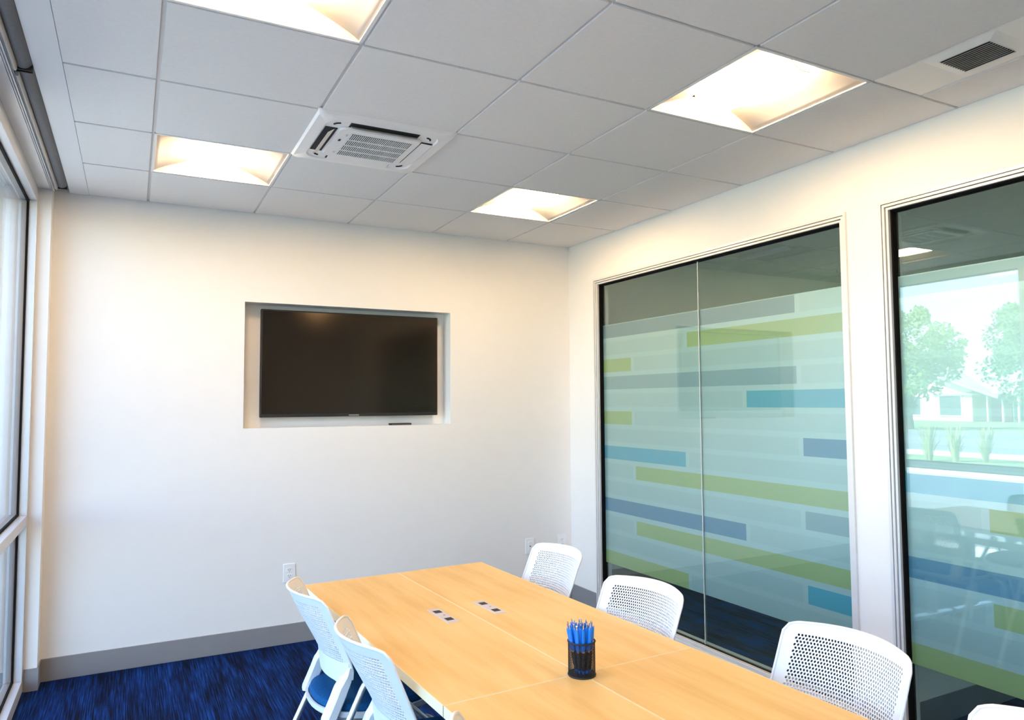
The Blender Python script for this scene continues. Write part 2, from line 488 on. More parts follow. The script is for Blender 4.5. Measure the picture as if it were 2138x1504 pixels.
# ------------------------------------------------------------------ left window wall
MULL = [-0.123, -1.455, -2.80, -4.15, -5.50, -6.6]
WZ0, WZ1 = 0.065, 2.655
b = B()
b.box(-0.80, XW, YF - .2, 0.2, 2.735, 3.6)                    # spandrel above the glazing
b.box(-0.80, XW, -0.10, 0.2, -0.4, 2.735)                     # pier at the far end
b.box(-0.80, XW - 0.01, YF - .2, 0.2, -0.4, 0.0)
b.obj('wall_left', 'stucco', label='exterior wall around the tall windows', **STR)
n = 0
for a, c in zip(MULL, MULL[1:]):
    n += 1
    w = root('window_%d' % (n + 2), (XGLASS, (a + c) / 2, 0), label='tall aluminium window bay %s' % ['next to the end wall', 'with its sill out of view', 'beside the camera', 'behind the camera', 'in the rear corner'][n - 1], **STR)
    def L(bb):
        bmesh.ops.translate(bb.bm, verts=bb.bm.verts, vec=(-XGLASS, -(a + c) / 2, 0)); return bb
    d0, d1 = XW, -0.70
    jt, jb = (0.028 if n > 1 else 0.030), 0.028
    L(bx(d1, d0, a, a - jt, 0.0, 2.735, 0.001)).obj('jamb', 'alu', w)
    L(bx(d1, d0, c + jb, c, 0.0, 2.735, 0.001)).obj('jamb', 'alu', w)
    L(bx(d1, d0, c + jb, a - jt, 0.0, WZ0, 0.002)).obj('sill', 'alu', w)
    L(bx(d1, d0, c + jb, a - jt, WZ1, 2.735, 0.002)).obj('head', 'alu', w)
    L(bx(d1, d0 - .001, c + jb, a - jt, 0.885, 0.938, 0.002)).obj('transom', 'alu', w)
    for z0, z1 in ((WZ0, 0.885), (0.938, WZ1)):
        bb = B()
        p, q = a - jt, c + jb
        gx0, gx1 = -0.617, -0.583
        bb.box(gx0, gx1, p, p - 0.012, z0, z1).box(gx0, gx1, q, q + 0.012, z0, z1).box(gx0, gx1, q, p, z0, z0 + 0.012).box(gx0, gx1, q, p, z1 - 0.012, z1)
        L(bb).obj('gasket', 'gasket', w)
        L(bx(XGLASS - 0.012, XGLASS + 0.012, q + .004, p - .004, z0 + .004, z1 - .004)).obj('glass_pane', 'glass_out', w)
bx(-0.80, 9.8, YF - .6, 0.4, 3.3, 8.6).obj('wall_shade_block', 'stucco', label='unseen block added above the room to lengthen the shadow on the ground outside', **STR)  # unseen mass added on top so the near ground outside falls in shadow
# white lining under the ceiling, in front of the window head
bx(XW, -0.492, YF, -0.123, 2.735, 2.76).obj('trim_1', 'wall', label='white window head lining below the shade pocket', **STR)
b = bx(-0.492, -0.466, YF, -0.123, 2.736, 2.76); b.box(-0.490, -0.487, YF, -0.123, 2.729, 2.736).box(-0.482, -0.479, YF, -0.123, 2.727, 2.736).box(-0.473, -0.469, YF, -0.123, 2.724, 2.736)
b.obj('trim_2', 'alu_warm', label='thin ribbed metal channel along the shade pocket', **STR)

# ------------------------------------------------------------------ ceiling: slab, soffit, tee grid, tiles
ceil = root('ceiling', (0, 0, 0), label='suspended ceiling of white lay-in tiles with a gypsum edge', **STR)
bx(-0.80, 7.6, -7.2, 0.4, 3.1, 3.3).obj('roof_slab', 'gypsum', ceil)
bb = bx(-0.404, -0.309, YF, 0.0, H, H + 0.20)
bb.obj('soffit', 'gypsum', ceil)
bx(-0.56, -0.404, YF, 0.0, 2.95, 2.97).obj('pocket_lid', 'void', ceil)
bx(-0.309, 3.0, YF, 0.0, H + 0.24, H + 0.25).obj('plenum_liner', 'void', ceil)
XCOLS = [-0.305, 0, GX(1), GX(2), GX(3), GX(4), XR]
rows = [YB] + [GY(j) for j in range(4, -7, -1)]
rows = [y for y in rows if y > YF] + [YF]
LIGHTS = {(1, 4), (1, 1), (4, 4), (4, 1), (1, -2), (4, -2)}      # (column index, row index j of far edge)
AC = (2, 3)
tile_cache = {}
G = 0.0075
for ci in range(6):
    for ri in range(len(rows) - 1):
        j = 4 - (ri - 1)      # far edge row index (5 = strip at the back wall)
        x0, x1, y1, y0 = XCOLS[ci], XCOLS[ci + 1], rows[ri], rows[ri + 1]
        if (ci, j) in LIGHTS or (ci, j) == AC: continue
        if ci == 5 and j == 0:      # narrow supply panel sits in part of this cell
            x0 = 2.735
        wx, wy = x1 - x0 - 2 * G, y1 - y0 - 2 * G
        if ci == 0: wx += 0.009; x0 -= 0.0095
        key = (round(wx, 3), round(wy, 3))
        if key not in tile_cache:
            bb = bx(-wx / 2, wx / 2, -wy / 2, wy / 2, 0, 0.008)
            bb.box(-wx / 2 - 0.004, wx / 2 + 0.004, -wy / 2 - 0.004, wy / 2 + 0.004, 0.008, 0.018)
            tile_cache[key] = bb.mesh('ceiling_tile', 'tile')
        put('ceiling_tile', tile_cache[key], ceil, (x0 + G + wx / 2, (y0 + y1) / 2, H))
for i in range(5):
    bx(GX(i) - G, GX(i) + G, YF, 0, H + 0.007, H + 0.03).obj('grid_runner', 'grid', ceil)
bx(2.735 - G, 2.735 + G, GY(-1), GY(0), H + 0.007, H + 0.03).obj('grid_runner', 'grid', ceil)
tee = {}
for ri in range(1, len(rows) - 1):
    for ci in range(6):
        x0, x1 = XCOLS[ci], XCOLS[ci + 1]
        wx = round(x1 - x0 - 2 * G, 4)
        if wx not in tee:
            tee[wx] = bx(-wx / 2, wx / 2, -G, G, 0.007, 0.028).mesh('grid_cross_tee', 'grid')
        put('grid_cross_tee', tee[wx], ceil, ((x0 + x1) / 2, rows[ri], H))
b = bx(XR - 0.014, XR, YF, 0, H + 0.002, H + 0.005); b.box(-0.309, XR - .014, -0.014, 0, H + 0.002, H + 0.005)
b.obj('wall_angle', 'grid', ceil)

# ------------------------------------------------------------------ rear wall and the dim rooms beyond the glass
bx(-0.8, 7.6, YF - 0.2, YF, 0, 3.1).obj('wall_rear', 'wall', label='white wall behind the camera', **STR)
d = root('door_1', (1.15, YF, 0), label='dark wooden door in the wall behind the camera', **STR)
bx(-0.46, 0.46, 0.0, 0.045, 0.01, 2.13, 0.003).obj('leaf', 'door', d)
b = B().box(-0.52, -0.46, 0, 0.06, 0, 2.19).box(0.46, 0.52, 0, 0.06, 0, 2.19).box(-0.46, 0.46, 0, 0.06, 2.13, 2.19)
b.obj('door_frame', 'alu_warm', d)
B().tube([(0.38, 0.045, 1.0), (0.38, 0.09, 1.0), (0.26, 0.09, 1.0)], 0.009).obj('handle', 'chrome', d, True)
bx(3.12, 7.6, 0.22, 0.4, 0, 3.1).obj('wall_neighbour_end', 'wall', label='shaded end wall of the room beyond the striped glass', **STR)
B().box(7.5, 7.6, -7.2, 0.22, 0, 0.9).box(7.5, 7.6, -7.2, 0.22, 2.4, 3.1).box(7.5, 7.6, -7.2, -5.6, .9, 2.4).box(7.5, 7.6, -4.9, -1.8, .9, 2.4).box(7.5, 7.6, -1.1, .22, .9, 2.4).box(7.6, 9.8, -7.2, .4, 2.7, 2.8).obj('wall_neighbour_far', 'wall', label='shaded far wall beyond the partition glass, with openings added for daylight and a canopy added against the sun', **STR)  # openings added to brighten the dim rooms; outside canopy added to block direct sun
bx(3.12, 7.5, -2.665, -2.565, 0, 3.1).obj('wall_neighbour_partition', 'wall', label='shaded cross wall seen through the second partition window', **STR)
b = bx(3.12, 7.5, -2.672, -2.665, 0, 0.125); b.obj('baseboard_partition', 'base', label='dark base along the cross wall beyond the glass', **STR)
bx(3.12, 7.5, 0.213, 0.22, 0, 0.125).obj('baseboard_neighbour', 'base', label='dark base along the end wall beyond the glass', **STR)
c2 = root('ceiling', (5.3, -3.4, 0), label='unlit tile ceiling of the rooms beyond the glass', **STR)
xs = [3.12] + [3.66 + S * k for k in range(7)]
ys = [0.22] + [-0.26 - S * k for k in range(12)]
for ci in range(len(xs) - 1):
    for ri in range(len(ys) - 1):
        x0, x1, y1, y0 = xs[ci], xs[ci + 1], ys[ri], ys[ri + 1]
        wx, wy = round(x1 - x0 - 2 * G, 3), round(y1 - y0 - 2 * G, 3)
        if (ci, ri) == (2, 1): continue
        if y1 > -2.565 > y0: continue
        key = (wx, wy, 0)
        if key not in tile_cache:
            tile_cache[key] = bx(-wx / 2, wx / 2, -wy / 2, wy / 2, 0, 0.018).mesh('ceiling_tile', 'tile')
        put('ceiling_tile', tile_cache[key], c2, ((x0 + x1) / 2 - 5.3, (y0 + y1) / 2 + 3.4, H))
B().box(-2.18, 2.2, -3.8, 3.62, H + .007, H + 0.03).obj('grid_panel', 'grid', c2)

# ------------------------------------------------------------------ ceiling troffers
def troffer():
    r = root('ceiling_light')
    hw = S / 2 - 0.002
    # flange
    bb = B()
    for (x0, x1, y0, y1) in ((-hw, hw, hw - .012, hw), (-hw, hw, -hw, -hw + .012), (-hw, -hw + .012, -hw, hw), (hw - .012, hw, -hw, hw)):
        bb.box(x0, x1, y0, y1, 0.000, 0.006)
    bb.obj('flange', 'white_metal', r)
    # curved wings
    hi = hw - 0.010
    prof = [(hi - (hi - 0.085) * t, 0.004 + 0.085 * t ** 0.8) for t in [k / 10 for k in range(11)]]
    for sgn in (-1, 1):
        bb = B()
        for (u0, v0), (u1, v1) in zip(prof, prof[1:]):
            bb.quad((sgn * u0, -hi, v0), (sgn * u1, -hi, v1), (sgn * u1, hi, v1), (sgn * u0, hi, v0))
        o = bb.obj('reflector', 'reflector', r, True, 0.0005)
        md = o.modifiers.new('solid', 'SOLIDIFY'); md.thickness = 0.0015; md.offset = 0
    for sgn in (-1, 1):
        poly = [(-hi, 0.004)] + [(-u, v) for u, v in prof[1:]] + [(u, v) for u, v in prof[::-1]]
        bb = B()
        vs = [bb.bm.verts.new((u, sgn * (hi - 0.018 * (v / 0.09)), v)) for u, v in poly]
        bb.bm.faces.new(vs)
        o = bb.obj('end_plate', 'reflector', r)
        md = o.modifiers.new('solid', 'SOLIDIFY'); md.thickness = 0.0015; md.offset = 0
    # glowing basket lens and its end caps
    n = 18
    ring = lambda y: [(0.088 * math.cos(math.pi + math.pi * k / n), y, 0.092 + 0.088 * math.sin(math.pi + math.pi * k / n)) for k in range(n + 1)]
    ly = hi - 0.050
    B().loft([ring(-ly), ring(ly)]).obj('lens', 'lamp', r, True)
    for sgn in (-1, 1):
        B().tube([(p[0] * 1.015, sgn * (ly + .002), 0.092 + (p[2] - 0.092) * 1.02) for p in ring(0)], 0.0028, 6).obj('lens_rim', 'reflector', r, True)
    bx(-hw, hw, -hw, hw, 0.115, 0.12).obj('housing', 'white_metal', r)
    return r
light_labels = {(1, 4): 'lit recessed ceiling light left of the cassette air conditioner, near the end wall',
                (1, 1): 'lit recessed ceiling light cut off by the top edge of the picture',
                (4, 4): 'lit recessed ceiling light nearest the end wall, above the striped window',
                (4, 1): 'large lit recessed ceiling light beside the square supply grille',
                (1, -2): 'lit recessed ceiling light behind the camera on the window side',
                (4, -2): 'lit recessed ceiling light behind the camera on the partition side'}
tr = troffer()
first = True
for (ci, j), lb in light_labels.items():
    o = tr if first else copy_tree(tr)
    first = False
    o.location = ((XCOLS[ci] + XCOLS[ci + 1]) / 2, (GY(j) + GY(j - 1)) / 2, H)
    o['label'] = lb; o['category'] = 'ceiling light'; o['group'] = 'recessed ceiling lights'
# unlit troffer in the next room
nt_ = root('ceiling_light', (xs[2] + S / 2, ys[1] - S / 2, H), label='unlit ceiling light beyond the striped glass', category='ceiling light', group='recessed ceiling lights')
bx(-.3, .3, -.3, .3, 0.05, 0.055).obj('housing', 'white_metal', nt_)
b = B()
for (x0, x1, y0, y1) in ((-.3, .3, .288, .3), (-.3, .3, -.3, -.288), (-.3, -.288, -.288, .288), (.288, .3, -.288, .288)):
    b.box(x0, x1, y0, y1, 0, 0.05)
b.obj('flange', 'white_metal', nt_)
B().tube([(0, -.27, .05), (0, .27, .05)], 0.07, 16).obj('lens', 'plate', nt_, True)
# sprinkler head in the next room
sp = root('sprinkler_head', (5.75, -0.32, H - 0.001), label='small sprinkler head on the ceiling beyond the glass', category='sprinkler')
B().tube([(0, 0, 0.0), (0, 0, -0.006)], 0.03, 16).obj('escutcheon', 'white_metal', sp)
B().tube([(0, 0, -0.006), (0, 0, -0.03), (0, 0, -0.031)], [0.008, 0.008, 0.016], 12).obj('deflector', 'chrome', sp)

# ------------------------------------------------------------------ cassette air conditioner
def rrect(hx, hy, r, n=6):
    pts = []
    for cx, cy, a0 in ((hx - r, hy - r, 0), (-hx + r, hy - r, 90), (-hx + r, -hy + r, 180), (hx - r, -hy + r, 270)):
        for k in range(n + 1):
            a = math.radians(a0 + 90 * k / n)
            pts.append((cx + r * math.cos(a), cy + r * math.sin(a)))
    return pts
ac = root('cassette_air_conditioner', ((GX(1) + GX(2)) / 2, (GY(3) + GY(2)) / 2, H), label='white four-way cassette air conditioner with a ribbed grille in the ceiling', category='air conditioner')
b = B()
P0, P1 = rrect(.315, .315, .012), rrect(.305, .305, .03)
I0, I1 = rrect(.258, .258, .06), rrect(.252, .252, .056)
b.loft([[(x, y, 0.004) for x, y in P0], [(x, y, -0.012) for x, y in P1], [(x, y, -0.016) for x, y in I0], [(x, y, -0.010) for x, y in I1]], True, False)
b.obj('fascia', 'louver', ac, True)
slot = (0.158, 0.196, 0.250)
b = B().loft([[(x, y, -0.010) for x, y in rrect(.254, .254, .058)], [(x, y, -0.006) for x, y in rrect(.254, .254, .058)]])
b.obj('recess_plate', 'louver', ac)
for ang in range(4):
    m4 = Matrix.Rotation(ang * math.pi / 2, 4, 'Z')
    b = bx(-slot[0], slot[0], slot[1], slot[2], -0.0125, -0.0095); bmesh.ops.transform(b.bm, matrix=m4, verts=b.bm.verts)
    b.obj('air_slot', 'void', ac)
    b = B()
    tilt = 0.020 if ang in (1, 2) else 0.002
    i0, i1 = (0.012, 0.012) if ang in (1, 2) else (0.002, 0.002)
    b.prism([(slot[1] + i0, -0.0135), (slot[2] - i1, -0.0135 - tilt), (slot[2] - i1 + .002, -0.0165 - tilt), (slot[1] + i0 + .002, -0.0165)], 'x', -slot[0] + .006, slot[0] - .006)
    bmesh.ops.transform(b.bm, matrix=m4, verts=b.bm.verts)
    b.obj('louver', 'louver', ac)
    pts = [(0.205 + .03 * math.cos(t), 0.205 + .03 * math.sin(t)) for t in [math.radians(10 + 70 * q / 6) for q in range(7)]]
    b = B().tube([(x - .012, y - .012, -0.0105) for x, y in pts], 0.0045, 6); bmesh.ops.transform(b.bm, matrix=m4, verts=b.bm.verts)
    b.obj('corner_slot', 'void', ac)
# intake grille
gi = B().loft([[(x, y, -0.012) for x, y in rrect(.190, .190, .03)], [(x, y, -0.022) for x, y in rrect(.186, .186, .028)]]).obj('intake_panel', 'louver', ac, True)
bx(-.130, .155, -.145, .145, -0.0232, -0.0225).obj('intake_opening', 'void', gi)
b = B()
for k in range(33):
    x = -0.128 + k * 0.0088
    b.box(x - 0.0016, x + 0.0016, -.145, .145, -0.0255, -0.0232)
for y in (-.0725, 0, .0725):
    b.box(-.130, .155, y - .0022, y + .0022, -0.0265, -0.0232)
b.obj('intake_slats', 'louver', gi, kind='stuff')
bx(-0.166, -0.156, -0.06, -0.035, -0.0232, -0.0225).obj('indicator_window', 'black', gi)
for yy in (-.12, .12):
    bx(-0.150, -0.141, yy - .012, yy + .012, -0.0235, -0.0225).obj('latch', 'grid', gi)

# ------------------------------------------------------------------ supply grille panel
sg = root('supply_grille', ((GX(4) + 2.735) / 2, (GY(0) + GY(-1)) / 2, H), label='white supply air panel with a small square slatted grille', category='air vent')
hx, hy = (2.735 - GX(4)) / 2 - 0.006, S / 2 - 0.006
bx(-hx, hx, -hy, hy, 0.001, 0.008).obj('panel', 'white_metal', sg)
gx0, gx1, gy0, gy1 = 2.492 - sg.location.x, 2.652 - sg.location.x, -3.484 - sg.location.y, -3.313 - sg.location.y
cxg, cyg = (gx0 + gx1) / 2, (gy0 + gy1) / 2
o0 = [(cxg + x, cyg + y) for x, y in rrect(.118, .128, .004, 2)]; o1 = [(cxg + x, cyg + y) for x, y in rrect(.086, .092, .003, 2)]
B().loft([[(x, y, 0.001) for x, y in o0], [(x, y, -0.010) for x, y in o1]]).obj('neck_plate', 'white_metal', sg)
bx(gx0, gx1, gy0, gy1, -0.0108, -0.0102).obj('grille_opening', 'void', sg)
for k in range(11):
    x = gx0 + 0.008 + k * (gx1 - gx0 - 0.016) / 10
    b = B().prism([(x + .0015, -.0110), (x + .0045, -.0110), (x - .0015, -.0150), (x - .0045, -.0150)], 'y', gy0, gy1)
    b.obj('slat', 'grid', sg)

# ------------------------------------------------------------------ roller shades in the pocket
def shade(y0, y1, label):
    r = root('roller_shade', (-0.436, (y0 + y1) / 2, 2.72), label=label, category='roller shade', group='roller shades in the ceiling pocket')
    L_ = (y1 - y0) / 2
    B().tube([(0.003, -L_, 0.043), (0.003, L_, 0.043)], 0.029, 20).obj('roller', 'roller', r, True)
    b = B()
    o_ = [(-0.025, 0.05), (-0.025, 0.004), (-0.022, -0.002), (-0.016, -0.002), (-0.013, 0.004), (-0.013, 0.03), (-0.015, 0.05)]
    b.prism(o_, 'y', -L_ + .01, L_ - .01).obj('hem_bar', 'hem', r, True)
    for s in (-1, 1):
        bx(-0.022, 0.030, s * L_, s * (L_ + 0.006), 0.01, 0.09).obj('bracket', 'black', r)
    return r
shade(-1.770, -0.175, 'grey roller shade in the ceiling pocket next to the end wall')
shade(-3.40, -1.797, 'grey roller shade in the ceiling pocket at the top left corner of the picture')

# ------------------------------------------------------------------ television, remote, wall plates
tv = root('television', (1.288, 0.06, 1.440), label='black flat television hung in the wall niche', category='television')
tw, th = 1.228, 0.707
bx(-tw / 2, tw / 2, 0.0, 0.045, 0, th, 0.003).obj('body', 'black', tv)
bx(-tw / 2 + .009, tw / 2 - .009, -0.0012, 0.001, 0.022, th - .009).obj('screen', 'screen', tv)
bx(-0.035, 0.035, -0.0015, 0.001, 0.005, 0.013).obj('emblem', 'base', tv, label='small grey emblem')
bx(-0.2, 0.2, 0.045, 0.07, 0.2, 0.5).obj('wall_bracket', 'black', tv)
rm = root('streaming_box', (1.613, 0.045, NZ0), label='small flat black box lying on the niche ledge under the television', category='media box')
bx(-0.075, 0.075, -0.03, 0.03, 0.0, 0.014, 0.003).obj('case', 'black', rm)
bx(-0.07, 0.07, -0.0305, -0.029, 0.004, 0.006).obj('front_line', 'base', rm)

def outlet(name, x, z, duplex, label, cat):
    r = root(name, (x, 0, z), label=label, category=cat)
    bx(-0.037, 0.037, -0.006, 0, -0.058, 0.058, 0.002).obj('plate', 'plate', r)
    if duplex:
        for s in (-1, 1):
            B().prism([(px, s * 0.0195 + pz) for px, pz in rrect(0.017, 0.0145, 0.009, 4)], 'y', -0.0085, -0.005).obj('receptacle', 'plate', r)
            for dx in (-.006, .006):
                bx(dx - .0012, dx + .0012, -0.0088, -0.0083, s * .0195 - .001, s * .0195 + .007).obj('socket_slot', 'black', r)
            B().tube([(0, -.0088, s * .0195 - .007), (0, -.0083, s * .0195 - .007)], 0.0024, 8).obj('ground_hole', 'black', r)
        B().tube([(0, -.0068, 0), (0, -.005, 0)], 0.003, 10).obj('screw', 'grid', r)
    else:
        bx(-.017, .017, -0.0075, -0.005, -.034, .034, .001).obj('insert', 'plate', r)
        bx(-.004, .004, -0.0082, -0.0074, -.006, .003).obj('jack', 'black', r)
    return r
outlet('power_outlet', 0.857, 0.445, True, 'white duplex outlet low on the end wall behind the left chairs', 'outlet')
outlet('power_outlet', 2.906, 0.450, True, 'white duplex outlet low on the end wall next to the corner', 'outlet')
outlet('data_plate', 2.624, 0.445, False, 'white single-jack wall plate left of the corner outlet', 'wall plate')

# ------------------------------------------------------------------ meeting tables: four narrow tables pushed together
TZ = 0.74
ROT = math.radians(2.3)
ex = Vector((math.cos(ROT), math.sin(ROT), 0))            # across the table
ey = Vector((math.sin(ROT), -math.cos(ROT), 0))           # along the table, towards the camera
TC = Vector((1.052, -1.565, 0))                           # far end of the centre seam
TWD, TLN = 0.438, 1.462
def make_table():
    r = root('meeting_table')
    hx, hy = TWD / 2 - 0.0012, TLN / 2 - 0.0012
    bx(-hx + .0015, hx - .0015, -hy + .0015, hy - .0015, TZ - 0.028, TZ).obj('table_top', 'maple', r)
    b = B()
    for (x0, x1, y0, y1) in ((-hx, -hx + .0015, -hy, hy), (hx - .0015, hx, -hy, hy), (-hx, hx, -hy, -hy + .0015), (-hx, hx, hy - .0015, hy)):
        b.box(x0, x1, y0, y1, TZ - 0.030, TZ)
    b.obj('edge_band', 'edge', r)
    for s in (-1, 1):
        lg = B().box(-0.035, 0.035, s * 0.56 - .018, s * 0.56 + .018, 0.08, TZ - 0.03, 0.006).obj('leg', 'silver', r)
        bx(-0.20, 0.20, s * 0.56 - .022, s * 0.56 + .022, 0.055, 0.085, 0.006).obj('foot_bar', 'silver', lg)
        for t in (-1, 1):
            B().tube([(t * 0.18, s * 0.56 - .011, 0.027), (t * 0.18, s * 0.56 + .011, 0.027)], 0.027, 14).obj('caster', 'black', lg, True)
    bx(-.012, .012, -0.54, 0.54, 0.60, 0.64, 0.003).obj('stretcher', 'silver', r)
    return r
def add_module(r, x, y):
    m = bx(x - 0.024, x + 0.024, y - 0.095, y + 0.095, TZ - 0.02, TZ + 0.002, 0.002).obj('power_module', 'module', r, label='grey power module with two outlets')
    for s in (-1, 1):
        bx(x - .014, x + .014, y + s * .052 - .016, y + s * .052 + .016, TZ + .0016, TZ + .0026).obj('outlet_socket', 'black', m)
    B().tube([(x + .004, y, TZ + .0015), (x + .004, y, TZ + .003)], 0.004, 8).obj('port', 'copper', m)
tlabels = {(-1, 0): 'maple topped table at the far left, under the left power module',
           (1, 0): 'maple topped table at the far right, holding the right power module',
           (-1, 1): 'maple topped table nearest the camera on the window side',
           (1, 1): 'maple topped table nearest the camera on the partition side'}
tp = make_table()
tabs = {}
for k, (sx, row) in enumerate(tlabels):
    tabs[(sx, row)] = tp if k == 0 else copy_tree(tp)
for (sx, row), o in tabs.items():
    c = TC + ex * (sx * TWD / 2) + ey * (TLN * (row + 0.5))
    o.location = c
    o.rotation_euler = (0, 0, ROT)
    o['label'] = tlabels[(sx, row)]; o['category'] = 'table'; o['group'] = 'narrow tables pushed together'
for sx, (wx, wy) in ((-1, (0.978, -2.302)), (1, (1.177, -2.283))):
    o = tabs[(sx, 0)]
    d_ = Vector((wx, wy, 0)) - o.location
    add_module(o, d_.dot(ex), -d_.dot(ey))

# ------------------------------------------------------------------ chairs (local: facing +X, origin on the floor under the seat)
PROF = [(0.40, -0.176), (0.43, -0.172), (0.46, -0.158), (0.50, -0.140), (0.54, -0.124), (0.57, -0.119), (0.60, -0.125), (0.66, -0.148), (0.75, -0.186), (0.80, -0.206), (0.84, -0.224), (0.86, -0.234)]
def prof(z):
    for (z0, x0), (z1, x1) in zip(PROF, PROF[1:]):
        if z <= z1:
            t = (z - z0) / (z1 - z0)
            return x0 + (x1 - x0) * t
    return PROF[-1][1]
HW = 0.205
def topz(s): return 0.843 + 0.008 * (1 - s * s)
def hwid(z):
    return HW - 0.012 * max(0, min(1, (0.60 - z) / 0.05))
def bpt(s, z):
    """s -1..1 across, z height; rounded top corners"""
    y = s * hwid(z)
    wrap = 0.078 * (1 - s * s) * (0.55 + 0.45 * min(1, max(0, (z - 0.5) / 0.3)))
    return Vector((prof(z) - wrap, y, z))
def make_chair():
    r = root('conference_chair')
    # --- back shell: solid rim with a perforated field
    b = B()
    bm = b.bm
    NS, NZ = 40, 24
    S0, Z0, Z1 = 0.855, 0.600, 0.818
    def corner(s, z):      # pull the two upper corners into a rounded outline
        zt = topz(s)
        R = 0.022
        y = s * HW
        if abs(y) > HW - R and z > zt - R:
            t = (abs(y) - (HW - R)) / R
            lim = zt - R + R * math.sqrt(max(0, 1 - t * t))
            z = min(z, lim)
        return bpt(s, z)
    def V(p): return bm.verts.new(p)
    ss = [-1 + 0.2 * k / 6 for k in range(7)]
    allz = [0.556 + (Z0 - 0.556) * k / 5 for k in range(6)]
    # strips left and right of the field, below and above it
    def strip(s_list, z_list):
        g = [[V(corner(s, z)) for s in s_list] for z in z_list]
        for i in range(len(z_list) - 1):
            for j in range(len(s_list) - 1):
                bm.faces.new([g[i][j], g[i][j + 1], g[i + 1][j + 1], g[i + 1][j]])
    def topstrip(s_list, n):
        g = []
        for k in range(n + 1):
            row = []
            for s in s_list:
                zt = topz(s) + 0.003
                row.append(V(corner(s, Z1 + (zt - Z1) * k / n)))
            g.append(row)
        for i in range(n):
            for j in range(len(s_list) - 1):
                bm.faces.new([g[i][j], g[i][j + 1], g[i + 1][j + 1], g[i + 1][j]])
    mid = [-S0 + 2 * S0 * k / (2 * NS) for k in range(2 * NS + 1)]
    zfield = [Z0 + (Z1 - Z0) * k / NZ for k in range(NZ + 1)]
    lft = [-1 + (1 - S0) * k / 8 for k in range(9)]
    rgt = [S0 + (1 - S0) * k / 8 for k in range(9)]
    strip(lft, zfield); strip(rgt, zfield)
    strip(lft + mid[1:-1] + rgt, allz)
    topstrip(lft + mid[1:-1] + rgt, 8)
    ds, dz = 2 * S0 / NS, (Z1 - Z0) / NZ
    for i in range(NZ):
        za, zb = Z0 + i * dz, Z0 + (i + 1) * dz
        off = 0.0 if i % 2 == 0 else 0.5
        if off:
            for sa in (-S0, S0 - ds / 2):
                bm.faces.new([V(bpt(sa, za)), V(bpt(sa + ds / 2, za)), V(bpt(sa + ds / 2, zb)), V(bpt(sa, zb))])
        for j in range(NS - (1 if off else 0)):
            sa = -S0 + (j + off) * ds
            sm, sb, zm = sa + ds / 2, sa + ds, (za + zb) / 2
            ob = [(sa, za), (sm, za), (sb, za), (sb, zm), (sb, zb), (sm, zb), (sa, zb), (sa, zm)]
            hs, hz = ds * 0.325, dz * 0.375
            ib = []
            sk = 0.35 if (i % 2 == 0) else -0.35
            for k in range(8):
                a = math.radians(225 + 45 * k)
                u, w = hs * math.cos(a) * (1.15 if k % 2 == 0 else 0.95), hz * math.sin(a) * (1.1 if k % 2 == 0 else 1)
                ib.append((sm + u + sk * w * ds / dz * 0.5, zm + w))
            vo = [V(bpt(*p)) for p in ob]; vi = [V(bpt(*p)) for p in ib]
            for k in range(8):
                bm.faces.new([vo[k], vo[(k + 1) % 8], vi[(k + 1) % 8], vi[k]])
    bmesh.ops.remove_doubles(bm, verts=bm.verts, dist=0.0002)
    o = b.obj('backrest', 'chair_white', r, False)
    for p in o.data.polygons: p.use_smooth = True
    md = o.modifiers.new('solid', 'SOLIDIFY'); md.thickness = 0.003; md.offset = 0
    # rolled outer rim
    rim = []
    for k in range(9): rim.append(bpt(-1, 0.556 + (0.80 - 0.556) * k / 8))
    for k in range(41):
        s = -1 + 2 * k / 40
        rim.append(corner(s, topz(s) + .002))
    for k in range(9): rim.append(bpt(1, 0.80 - (0.80 - 0.556) * k / 8))
    B().tube(rim, 0.0045, 8).obj('back_rim', 'chair_white', r, True)
    # two uprights and the lumbar cross band
    for sg_ in (-1, 1):
        rings = []
        for k in range(17):
            z = 0.418 + (0.60 - 0.418) * k / 16
            yo = hwid(z) + 0.004
            wd = 0.054 + 0.050 * max(0, (z - 0.525) / 0.075) ** 2
            x = prof(z)
            dp = 0.042 if z < 0.53 else 0.042 - 0.030 * (z - 0.53) / 0.07
            ys_ = [yo, yo, yo - wd, yo - wd]
            xs_ = [x - dp, x + .002, x + .002, x - dp - .008]
            pts = []
            c0 = [(xs_[q], ys_[q]) for q in range(4)]
            for q in range(4):
                p0, p1, p2 = c0[q - 1], c0[q], c0[(q + 1) % 4]
                for f, (pa, pb) in ((0.82, (p0, p1)), (0.18, (p1, p2))):
                    pts.append((pa[0] + (pb[0] - pa[0]) * f, pa[1] + (pb[1] - pa[1]) * f))
            rings.append([(px, sg_ * py, z) for px, py in pts])
        B().loft(rings).obj('back_upright', 'chair_white', r, True)
    b = B()
    rings = []
    for k in range(21):
        s = -0.97 + 1.94 * k / 20
        lo = 0.535 + 0.0 * abs(s) - 0.012 * max(0, abs(s) - 0.6) / 0.4
        p0, p1 = bpt(s, lo), bpt(s, 0.612)
        rings.append([(p0.x - .007, p0.y, p0.z), (p0.x + .007, p0.y, p0.z), (p1.x + .006, p1.y, p1.z), (p1.x - .004, p1.y, p1.z)])
    b.loft(rings).obj('lumbar_band', 'chair_white', r, True)
    # --- seat cushion and white pan
    def outl(hx, hy, cx, n=40, e=2.6):
        pts = []
        for k in range(n):
            a = 2 * math.pi * k / n
            c, s = math.cos(a), math.sin(a)
            pts.append((cx + hx * math.copysign(abs(c) ** (2 / e), c), hy * (1 - 0.10 * max(0, -c)) * math.copysign(abs(s) ** (2 / e), s)))
        return pts
    rings = []
